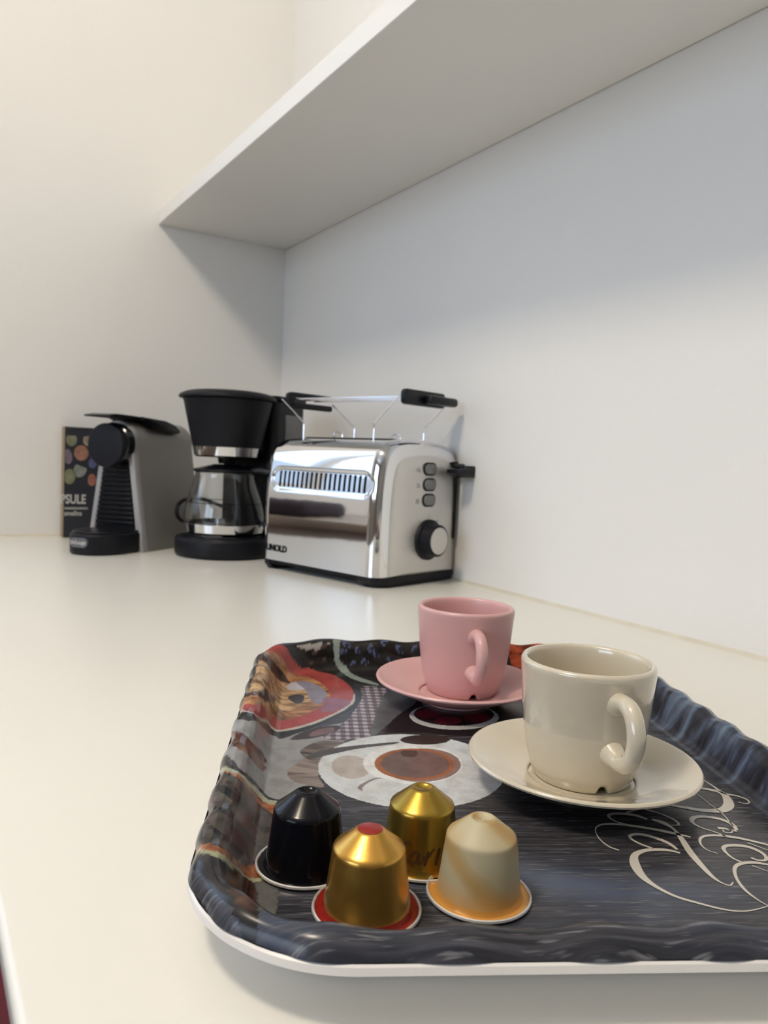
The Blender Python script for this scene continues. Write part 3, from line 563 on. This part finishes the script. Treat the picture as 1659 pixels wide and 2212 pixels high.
# ------------------------------------------------------------------ coffee capsules
def capsule(label, x, y, body, ring, dot=None, rot=0):
    t = thing('coffee_capsule', label, 'capsule', (x, y, ZT), rot, 'coffee capsules on the tray')
    bm = bmesh.new()
    lathe(bm, [(0, .0001), (.0176, .0001), (.0183, .0003), (.0187, .0008), (.0185, .0014), (.0180, .0016), (.0176, .0012)], 96); obj('foil_rim', bm, CAP_RIM, t)
    bm = bmesh.new(); lathe(bm, [(.0177, .0013), (.0172, .0008), (.0156, .0008), (.0152, .0016), (.0149, .0026), (.0140, .0024)], 96); obj('flange', bm, ring, t)
    bm = bmesh.new()
    lathe(bm, spline([(.0152, .0012), (.0149, .0022), (.0141, .0075), (.0132, .0150), (.0125, .0205)], 3)[:-1]+[(.0125, .0205), (.0124, .0215), (.0120, .0223), (.0110, .0230), (.0052, .0277), (.0046, .0281), (.0040, .0282), (.0034, .0279), (.0031, .0274), (0, .0272)], 128); obj('capsule_body', bm, body, t, sharp=70)
    if dot:
        bm = bmesh.new(); lathe(bm, [(.0043, .02822), (.0040, .02835), (0, .02845)], 48); obj('top_dot', bm, dot, t)
    return t
capsule('golden capsule with a red dot on top and a red flange', 1.2185, -.4978, CAP_GOLD, CAP_RED, CAP_RED)
capsule('cream marbled capsule with an orange flange', 1.2290, -.4580, CAP_CREAM, CAP_ORANGE, rot=.6)
capsule('glossy black capsule nearest the left rim of the tray', 1.1832, -.5038, CAP_BLACK, CAP_BLACK)
bz = capsule('dark olive-gold capsule with brown script, behind the other three', 1.1990, -.4628, CAP_BRONZE, CAP_BRONZE)
# brown script round the body of the olive-gold capsule
a0 = math.atan2(-FW.y, -FW.x)
def conep(a, b):    # a: mm along the circumference, b: mm up
    b = b-3.4; z = b/1000; r = float(np.interp(z, [.0022, .0075, .0145, .0195], [.0149, .0141, .0131, .0124]))+.00012; ang = a0+a/1000/r
    return (r*math.cos(ang), r*math.sin(ang), z)
bm = bmesh.new()
for st in ([(-4.2, 15.0, .5), (-5.6, 15.8, .8), (-7.4, 14.2, 1.1), (-8.2, 11.5, 1.2), (-7.6, 9.3, 1.0), (-6.2, 8.9, .6), (-4.9, 9.8, .4)],
           [(-1.6, 12.6, .6), (-2.8, 12.8, .8), (-4.0, 11.4, 1.0), (-4.3, 9.6, .9), (-3.5, 8.8, .7), (-2.3, 9.8, .5), (-1.4, 11.6, .6), (-1.1, 12.4, .9), (-1.5, 10.2, 1.0), (-1.2, 8.8, .8), (-.3, 9.3, .4), (.8, 11.6, .4)],
           [(.9, 8.2, .8), (1.7, 11.0, 1.0), (2.3, 13.2, .7), (2.6, 11.2, .4), (3.6, 13.2, .6), (4.6, 13.8, .9)],
           [(5.2, 8.2, .8), (5.9, 11.0, 1.0), (6.6, 14.0, .8)],
           [(-10.2, 17.3, .5), (-9.6, 17.9, .7), (-9.0, 17.5, .5)]):
    ribbon(bm, st, conep, 5, 1.25)
lb = obj('script_print', bm, INK_BROWN, bz, sharp=0); lb['label'] = 'brown handwritten lettering'

# ------------------------------------------------------------------ toaster
TL, TW = .2255, .170
to = thing('toaster', 'polished steel two-slice toaster with a bun rack on top', 'toaster', (.6448, -.1500, .0003), math.radians(16.15))
half = spline([(0, .0135), (0, .05), (0, .088), (.0012, .12), (.0042, .145), (.0085, .163), (.0145, .1720), (.0280, .1795), (.0540, .1845), (.085, .1862)], 12)
sec = [(p[0], p[1]) for p in half]+[(TW-p[0], p[1]) for p in half[-2::-1]]
SEC = np.array(sec)
tg = np.gradient(SEC, axis=0); NRM = np.stack([tg[:, 1], -tg[:, 0]], 1); NRM /= np.linalg.norm(NRM, axis=1)[:, None]   # inward normal (y, z)
def offs(e, lift=.0135):
    p = np.stack([TW/2+(SEC[:, 0]-TW/2)*(1-e/(TW/2)), SEC[:, 1]*(1-e/.186)], 1); p[:, 1] = np.maximum(p[:, 1], lift); return p
xs = [(0.0, .0215), (-.0006, .0160), (-.0022, .0105), (-.0050, .0058), (-.0090, .0024), (-.0140, .0006), (-.0180, 0)]
xs += [(-float(x), 0) for x in np.arange(.0195, TL-.0185, .00125)]
xs += [(-TL-a, e) for a, e in reversed(xs[:7])]
rings = []
for x, e in xs:
    p = offs(e); r = []
    for (y, z) in p:
        dy = 0
        if e == 0 and y < .03 and .095 < z < .16:          # sunken stadium round the air vents
            cx = min(max(-x, .031), TL-.036); dd = math.hypot(-x-cx, z-.1265)-.0150
            k = min(1, max(0, -dd/.0022+.35)); k = k*k*(3-2*k); dy = .0026*k
        r.append((x, y+dy, z))
    rings.append(r)
bm = bmesh.new(); loft(bm, rings, closed=False, cap0=False, cap1=False)
obj('steel_shell', bm, CHROME, to, sharp=60)
for side in (0, 1):
    bm = bmesh.new(); rr = []
    for dx, e in ((-.0015, .0185), (.0004, .0205), (.0022, .0245), (.0040, .0300), (.0052, .0370), (.0057, .0450)):
        p = offs(e, .0135+(e-.0185)*.15)
        rr.append([((dx if side == 0 else -TL-dx), y, z) for y, z in p])
    loft(bm, rr, closed=True, cap0=False, cap1=True); obj('end_panel', bm, SATIN, to, sharp=50)['label'] = 'satin grey end panel'
# dark air slots in the sunken field
bm = bmesh.new(); box(bm, -.0021, .0021, -.0004, .0004, -.0108, .0108, .0003, 1); slot0 = obj('vent_slot', bm, INK_DARK, to)
for k in range(19):
    o = slot0 if k == 0 else link(slot0.copy(), to)
    x = -.0295-k*(TL-.0655)/18; o.location = (x, .0019+.0025, .1265); o.rotation_euler = (math.radians(-5.5), 0, 0)
# bread slots on top
for y in (.050, .108):
    bm = bmesh.new(); prism(bm, rrect(-.196, -.030, y-.0, y+.013, .006), .1810, .1853); obj('bread_slot', bm, INK_DARK, to)
# base and feet
bm = bmesh.new(); prism(bm, rrect(-TL+.006, -.004, .006, TW-.006, .020), .0075, .0140, .001); obj('base_plate', bm, BLACK_M, to)
for x0, x1 in ((-.050, .0015), (-TL-.0015, -TL+.036)):
    bm = bmesh.new(); P = rrect(x0+.006, x1-.004, .010, TW-.010, .022); Q_ = rrect(x0, x1, .001, TW-.001, .024)
    loft(bm, [[(p[0], p[1], 0) for p in P], [(p[0]*.5+q[0]*.5, p[1]*.5+q[1]*.5, .003) for p, q in zip(P, Q_)], [(q[0], q[1], .0075) for q in Q_], [(q[0], q[1], .0136) for q in Q_]]); obj('foot', bm, BLACK_M, to)
# buttons with dark surround
for z in (.1487, .1289, .1090):
    bm = bmesh.new(); prism(bm, rrect(.0738, .1002, z-.0085, z+.0085, .0080), .0040, .0068, .0006, 'x'); rb = obj('button_surround', bm, BLACK_M, to)
    bm = bmesh.new(); prism(bm, rrect(.0760, .0980, z-.0064, z+.0064, .0060), .0060, .0084, .0006, 'x'); obj('button', bm, GREY_BTN, to)
for z, k in ((.1475, 0), (.1275, 1), (.1075, 2)):
    bm = bmesh.new(); n = 16; c = (.0645, z)
    for a in range(n):
        a0_, a1_ = 2*PI*a/n, 2*PI*(a+1)/n
        q = [bm.verts.new((.00640, c[0]+r_*math.cos(t_), c[1]+r_*math.sin(t_))) for r_, t_ in ((.0022, a0_), (.0022, a1_), (.0028, a1_), (.0028, a0_))]; bm.faces.new(q)
    for w_ in ((-.0012, .0012, -.0003, .0003), (-.0003, .0003, -.0012, .0012)) if k == 2 else ((-.0012, .0012, -.0004, .0002),):
        bm.faces.new([bm.verts.new((.00640, c[0]+a_, c[1]+b_)) for a_, b_ in ((w_[0], w_[2]), (w_[1], w_[2]), (w_[1], w_[3]), (w_[0], w_[3]))])
    obj('button_symbol', bm, mat('faded_ink', (.12, .115, .11), .5, vary=.05) if k == 0 else D.materials['faded_ink'], to, sharp=0)
# browning dial
bm = bmesh.new()
def lathe_x(bm, prof, cy, cz, n=64):
    r = lathe(bm, prof, n)
    for ring in r:
        for v in ring: x_, y_, z_ = v.co; v.co = (z_, cy+x_, cz+y_)
lathe_x(bm, [(0, .004), (.0262, .004), (.0262, .0085), (.0252, .0098), (.0225, .0100), (.0215, .0110), (.0205, .0230), (.0195, .0240), (0, .0240)], .0890, .0580); obj('dial', bm, BLACK_M, to)
bm = bmesh.new(); lathe_x(bm, [(.0172, .0238), (.0172, .0250), (.0165, .0256), (0, .0262)], .0890, .0580); obj('dial_cap', bm, SATIN, to)['label'] = 'satin silver dial cap'
bm = bmesh.new()
for k in range(7):
    a = math.radians(205-k*38); cy, cz = .0890+.0300*math.cos(a), .0580+.0300*math.sin(a)
    d_ = Vector((0, math.cos(a), math.sin(a)))*.0018; n_ = Vector((0, -math.sin(a), math.cos(a)))*.0004; c = Vector((.0066, cy, cz))
    bm.faces.new([bm.verts.new(c+d_*s+n_*t) for s, t in ((-1, -1), (1, -1), (1, 1), (-1, 1))])
obj('dial_mark', bm, D.materials['faded_ink'], to, sharp=0)
# lever and its slot
bm = bmesh.new(); prism(bm, rrect(.1441, .1462, .0570, .1600, .0010), -.001, .0056, 0, 'x'); obj('lever_slot', bm, INK_DARK, to)
lv = None
bm = bmesh.new()
box(bm, .002, .014, .1405, .1497, .1425, .1560, .002); poly = [(.110, .1445), (.120, .1395), (.176, .1395), (.190, .1445), (.194, .1500), (.172, .1550), (.143, .1550), (.139, .1515), (.128, .1525), (.110, .1495)]
prism(bm, poly, .014, .034, .002, 'x'); box(bm, .014, .028, .124, .1325, .150, .1575, .002); lv = obj('lever', bm, BLACK, to)
bm = bmesh.new(); box(bm, .0325, .0365, .168, .1935, .1462, .1502, .0012); obj('lever_inlay', bm, SATIN, lv)
# maker's letters on the side
text_mesh('maker_lettering', 'UNOLD', .0122, INK_DARK, to, frame((-.1880, -.0006, .0300), (1, 0, 0), (0, 0, 1)), .0001, .0005, 1.0)
# bun rack
for y in (.035, .135):
    for xb, xt in ((-.180, -.2290), (-.047, -.0065)):
        pth = [(xb, y, .178), (xb, y, .196), (xb, y, .203), (xb+(xt-xb)*.06, y, .2055), ((xb+xt)/2, y, .221), (xt, y, .2375)]
        bm = bmesh.new(); tube(bm, pth, .0011, 8); obj('rack_leg', bm, WIRE, to)
for y in (.055, .075, .095):
    bm = bmesh.new(); tube(bm, [(-.226, y, .2395), (-.008, y, .2385)], .0013, 8); obj('rack_rod', bm, WIRE, to)
bm = bmesh.new(); prism(bm, rrect(.044, .126, .2285, .2480, .006), -.0135, -.0050, .002, 'x'); box(bm, -.006, .008, .080, .138, .2310, .2425, .004); obj('rack_handle', bm, BLACK, to)
bm = bmesh.new()
prism(bm, rrect(.048, .132, .2425, .2495, .003), -.2340, -.2255, .0015, 'x'); prism(bm, rrect(.048, .132, .2265, .2350, .003), -.2340, -.2255, .0015, 'x'); box(bm, -.2340, -.2255, .044, .060, .2280, .2480, .003); obj('rack_handle', bm, BLACK, to)
for x, y in ((-.143, .058), (-.085, .112)):
    bm = bmesh.new(); tube(bm, [(x, y, .180), (x, y, .1915), (x+.002, y, .1930), (x+.014, y, .1930), (x+.016, y, .1915), (x+.016, y, .186)], .0010, 8); obj('bread_guard', bm, WIRE, to)

# ------------------------------------------------------------------ filter coffee maker with its carafe
KX, KY = .2944, -.2157
md = Vector((-.5, .866, 0)); ang = math.atan2(md.y, md.x)
cm = thing('filter_coffee_maker', 'black filter coffee maker with a silver band, behind the toaster', 'coffee maker', (KX, KY, .0003), ang)   # local +x runs to its water tank
bm = bmesh.new()
o1 = [(.0745*math.cos(a), .0745*math.sin(a)) for a in [math.radians(62+k*236/40) for k in range(41)]]+[(.07, -.064), (.125, -.060), (.136, -.050), (.136, .050), (.125, .060), (.07, .064)]
prism(bm, o1, 0, .0300, .006); obj('base', bm, BLACK_M, cm)
bm = bmesh.new(); lathe(bm, [(0, .0300), (.0600, .0300), (.0600, .0325), (.057, .0330), (0, .0330)], 64); obj('hot_plate', bm, BLACK_G, cm)
bm = bmesh.new(); prism(bm, rrect(.048, .134, -.054, .054, .014), .028, .243, .004); obj('water_tank', bm, BLACK, cm)
bm = bmesh.new(); prism(bm, rrect(.044, .138, -.057, .057, .016), .2432, .2500, .002); obj('tank_lid', bm, BLACK, cm)
bm = bmesh.new(); box(bm, .075, .122, -.0552, -.0535, .130, .222, .0005); obj('water_gauge', bm, GREY_BTN, cm)['label'] = 'grey translucent water gauge'
bm = bmesh.new(); lathe(bm, [(0, .1505), (.0455, .1505), (.0475, .1520), (.0485, .1530), (.0512, .1660), (.0520, .1675), (.0665, .2330), (.0680, .2370), (0, .2370)], 80); box(bm, .035, .056, -.036, .036, .160, .240, .004); obj('filter_basket', bm, BLACK_M, cm)
bm = bmesh.new(); lathe(bm, [(.0475, .1525), (.0492, .1528), (.0518, .1660), (.0500, .1665)], 80); obj('silver_band', bm, CHROME, cm)
bm = bmesh.new(); lathe(bm, spline([(0, .2400), (.060, .2395), (.0720, .2385), (.0740, .2410), (.0720, .2445), (.062, .2490), (.045, .2515), (.02, .2525), (0, .2525)], 4), 80); obj('basket_lid', bm, BLACK_M, cm)
bm = bmesh.new(); lathe(bm, [(0, .1410), (.012, .1410), (.014, .1500), (0, .1500)], 32); obj('drip_spout', bm, BLACK, cm)
bm = bmesh.new()
tube(bm, spline([(.134, .03, .03), (.150, .06, .04), (.12, .095, .06), (.06, .097, .078), (.015, .092, .080), (-.010, .087, .072), (-.016, .084, .058), (.0, .088, .046), (.03, .095, .040), (.08, .098, .02), (.11, .10, .0045)], 8), .0032, 10); obj('power_cord', bm, BLACK_M, cm)
gc = thing('coffee_carafe', 'clear glass carafe with black lid and handle on the coffee maker plate', 'carafe', (KX, KY, .0336))
bm = bmesh.new()
po_ = spline([(0, .0), (.050, .0), (.0570, .004), (.0610, .012), (.0625, .022), (.0610, .038), (.0560, .058), (.0495, .078), (.0465, .090), (.0470, .096)], 5)
pi_ = spline([(.0452, .096), (.0447, .090), (.0476, .078), (.0541, .058), (.0591, .038), (.0605, .022), (.0590, .013), (.0550, .006), (.048, .002), (0, .002)], 5)
lathe(bm, [(max(r, 0), z) for r, z in po_+pi_], 96); obj('glass_jug', bm, GLASS, gc, sharp=60)
bm = bmesh.new(); lathe(bm, [(.0596, .0045), (.0618, .0042), (.0636, .0165), (.0627, .0170)], 80); obj('steel_band', bm, CHROME, gc)
bm = bmesh.new(); lathe(bm, spline([(.0440, .094), (.0490, .0955), (.0490, .0985), (.0400, .1010), (.030, .1035), (.022, .1055), (.0185, .1065), (0, .1065)], 4), 80); obj('carafe_lid', bm, BLACK, gc)
ha = math.atan2((RW*.9-FW*.25).y, (RW*.9-FW*.25).x); hx = Vector((math.cos(ha), math.sin(ha), 0))
bm = bmesh.new(); pth = spline([(.044, .098), (.060, .099), (.078, .094), (.085, .078), (.084, .050), (.078, .026), (.066, .016)], 6)
tube(bm, [hx*p[0]+Vector((0, 0, p[1])) for p in pth], [.0065]*len(pth), 12); obj('handle', bm, BLACK, gc, sharp=60)
bm = bmesh.new(); lathe(bm, [(.0580, .0478), (.0583, .0478), (.0580, .0490), (.0577, .0490)], 80); obj('dark_ring', bm, INK_DARK, gc)  # thin dark ring round the glass jug

# ------------------------------------------------------------------ capsule machine
ma = math.radians(37.32)
mc = thing('capsule_coffee_machine', 'silver and black capsule coffee machine with round black head, in the far corner', 'coffee machine', (.2501, -.3265, .0003), ma)   # local -x spans its width, +y its depth
def arch(e=0, zt=.2010, n=14, z0=0.0):
    cx = -.0555; out = []
    for z in np.linspace(z0, .160, 8): out.append((cx+.0540-.0240*(z/.160)**1.0-e, z))
    for k in range(1, n): a = PI*k/n; out.append((cx+(.0300-e)*math.cos(a), .168+(zt-.168-e)*math.sin(a)))
    for z in np.linspace(.160, z0, 8): out.append((cx-.0540+.0240*(z/.160)**1.0+e, z))
    return out
bm = bmesh.new(); loft(bm, [[(x, y, z) for x, z in arch(e)] for y, e in ((.010, .003), (.012, 0), (.150, 0), (.155, .002), (.157, .006))]); obj('housing', bm, SILVER, mc, sharp=50)
# bright front frame: an arch-shaped ring, open below the head
bm = bmesh.new(); A0, A1 = arch(0), arch(.0105)
rg = lambda P, y: [(x, y, z) for x, z in P]
loft(bm, [rg(A0, .0125), rg(A0, .001), rg(arch(.0015), -.001), rg(arch(.009), -.001), rg(A1, .001), rg(A1, .0125)], closed=False, cap0=False, cap1=False); obj('front_frame', bm, SILVER_L, mc, sharp=50)
bm = bmesh.new(); loft(bm, [rg(arch(.0100), .0020), rg(arch(.0100), .0110)]); obj('front_panel', bm, BLACK, mc)
for k in range(14):
    z = .040+k*.0074; h_ = .0540-.0240*z/.160-.0115
    bm = bmesh.new(); box(bm, -.0555-h_, -.0555+h_, -.0022, .0021, z, z+.0052, .0009, 1); obj('rib', bm, BLACK, mc)
def lathe_y(bm, prof, cx, cz, n=72):
    for ring in lathe(bm, prof, n):
        for v in ring: x_, y_, z_ = v.co; v.co = (cx+x_, z_, cz+y_)
bm = bmesh.new(); lathe_y(bm, [(0, .001), (.0320, .001), (.0320, -.012), (.0300, -.0135), (.0300, -.0160), (0, -.0160)], -.0540, .1640); obj('head_collar', bm, BLACK_G, mc)
bm = bmesh.new(); lathe_y(bm, [(0, -.0155), (.0325, -.0155), (.0332, -.0170), (.0332, -.0250), (.0322, -.0262), (.030, -.0266), (0, -.0266)], -.0560, .1610); obj('head_disc', bm, BLACK_M, mc)
# lever plate on top
bm = bmesh.new()
side = [(-.046, .2055), (-.030, .2085), (.010, .2080), (.040, .2065), (.060, .2055), (.060, .2020), (.020, .2030), (-.044, .2030)]
prism(bm, side, -.0555-.024, -.0555+.024, .0015, 'x')
side = [(.020, .2072), (.075, .2045), (.100, .1990), (.113, .1915), (.113, .1860), (.106, .1850), (.052, .1885), (.042, .1920), (.034, .1985), (.020, .2025)]
prism(bm, side, -.0555-.0345, -.0555+.0345, .003, 'x'); obj('lever', bm, BLACK, mc)
# drip tray and cup stand
bm = bmesh.new(); c0 = -.0500
fo = [(c0+.042*math.cos(a), -.034+.050*math.sin(a)) for a in [-PI*k/32 for k in range(33)]]
fo = [(c0+.0420, -.001)]+fo+[(c0-.0420, -.001)]
prism(bm, fo, 0.0, .0310, .004); obj('drip_tray', bm, BLACK_M, mc)
bm = bmesh.new(); prism(bm, [(c0+(x-c0)*.93, -.001+(y+.001)*.95) for x, y in fo], .0308, .0335, .001); obj('cup_stand', bm, BLACK, mc)
# oval maker's badge on the drip tray
bw = -.030-.050*.94
bp_ = lambda ax_: (c0+.042*math.cos(ax_), -.034+.050*math.sin(ax_))
tb = math.radians(-88); px_, py_ = bp_(tb); nb = Vector((math.cos(tb)/.042, math.sin(tb)/.050, 0)).normalized(); tx = Vector((-nb.y, nb.x, 0))
bm = bmesh.new(); K = [Vector((px_, py_,   .0185))+tx*a_+Vector((0, 0, b_)) for a_, b_ in rrect(-.0150, .0150, -.0070, .0070, .0069, 6)]
vs = [[bm.verts.new(p+nb*o_) for p in K] for o_ in (-.0025, .0016)]
for k in range(len(K)): bm.faces.new((vs[0][k], vs[0][(k+1) % len(K)], vs[1][(k+1) % len(K)], vs[1][k]))
bm.faces.new(vs[1]); bm.faces.new(vs[0][::-1]); bd = obj('maker_badge', bm, mat('badge_grey', (.16, .17, .19), .3, .4, vary=.03), mc)
text_mesh('badge_lettering', "De'Longhi", .0072, INK_WHITE, bd, frame(Vector((px_, py_,   .0185))+nb*.0018, tx, (0, 0, 1)), .0001, .0002, .9)

# ------------------------------------------------------------------ black box of capsules leaning by the far wall
BT = .1900; BW = .118
cb = thing('capsule_box', 'black printed card box standing against the far wall behind the capsule machine', 'box', (.0300, -.4072, .0003))
bm = bmesh.new(); box(bm, -.0245, 0, 0, BW, 0, BT, .0008, 1); obj('card_box', bm, BOX_BLACK, cb)
bm = bmesh.new(); box(bm, -.0245, .0002, -.0010, -.0001, 0, BT, .0003, 1); obj('side_edge', bm, CARD, cb)['label'] = 'pale brown edge of the box'
def blob(cy, cz, ry, rz, colr, nm, top=0.0, rot=0.0):
    bm = bmesh.new(); P = []
    for k in range(24):
        a = 2*PI*k/24; x_, y_ = ry*math.cos(a), rz*math.sin(a)
        if y_ > 0 and top: y_ = min(y_, rz*(1-top)); 
        xr, yr = x_*math.cos(rot)-y_*math.sin(rot), x_*math.sin(rot)+y_*math.cos(rot)
        P.append(bm.verts.new((.0003, min(max(cy+xr, .0006), BW-.001), cz+yr)))
    bm.faces.new(P)
    o = obj('printed_capsule', bm, mat(nm, colr, .5, vary=.25, vscale=90), cb, sharp=0)
for cy, cz, ry, rz, c3, nm, tp, rt in ((.0105, .168, .0105, .0125, (.24, .26, .16), 'print_olive', .35, 0), (.0385, .168, .0115, .0115, (.36, .27, .20), 'print_sand', .25, .1), (.0265, .146, .0140, .0150, (.42, .19, .12), 'print_copper', 0, 0),
        (.0050, .139, .0085, .0145, (.22, .17, .22), 'print_mauve', 0, .1), (.0250, .1165, .0125, .0145, (.30, .33, .29), 'print_mint', .45, -.35), (.0085, .1050, .0110, .0150, (.27, .28, .15), 'print_moss', 0, 0),
        (.0455, .129, .0080, .0095, (.10, .12, .30), 'print_blue', 0, 0), (.0450, .100, .0085, .0120, (.42, .15, .10), 'print_rust', 0, 0), (.068, .150, .012, .014, (.3, .3, .3), 'print_grey', 0, 0), (.078, .118, .012, .014, (.36, .20, .1), 'print_amber', 0, 0)):
    blob(cy, cz, ry*.84, rz*.88, tuple(v*.62+.02 for v in c3), nm, tp, rt)
text_mesh('box_title', 'PSULE', .0220, INK_WHITE, cb, frame((.0004, .0150, .0655), (0, 1, 0), (0, 0, 1)), .00005, .0006, .70)
bm = bmesh.new(); box(bm, .0001, .0004, .0008, .0390, .0490, .0505); box(bm, .0001, .0004, .0008, .0390, .0515, .0522); obj('title_rule', bm, INK_WHITE, cb)
text_mesh('box_subtitle', 'smellos', .0120, INK_WHITE, cb, frame((.0004, .0150, .0415), (0, 1, 0), (0, 0, 1)), .00005, .0002, .8)
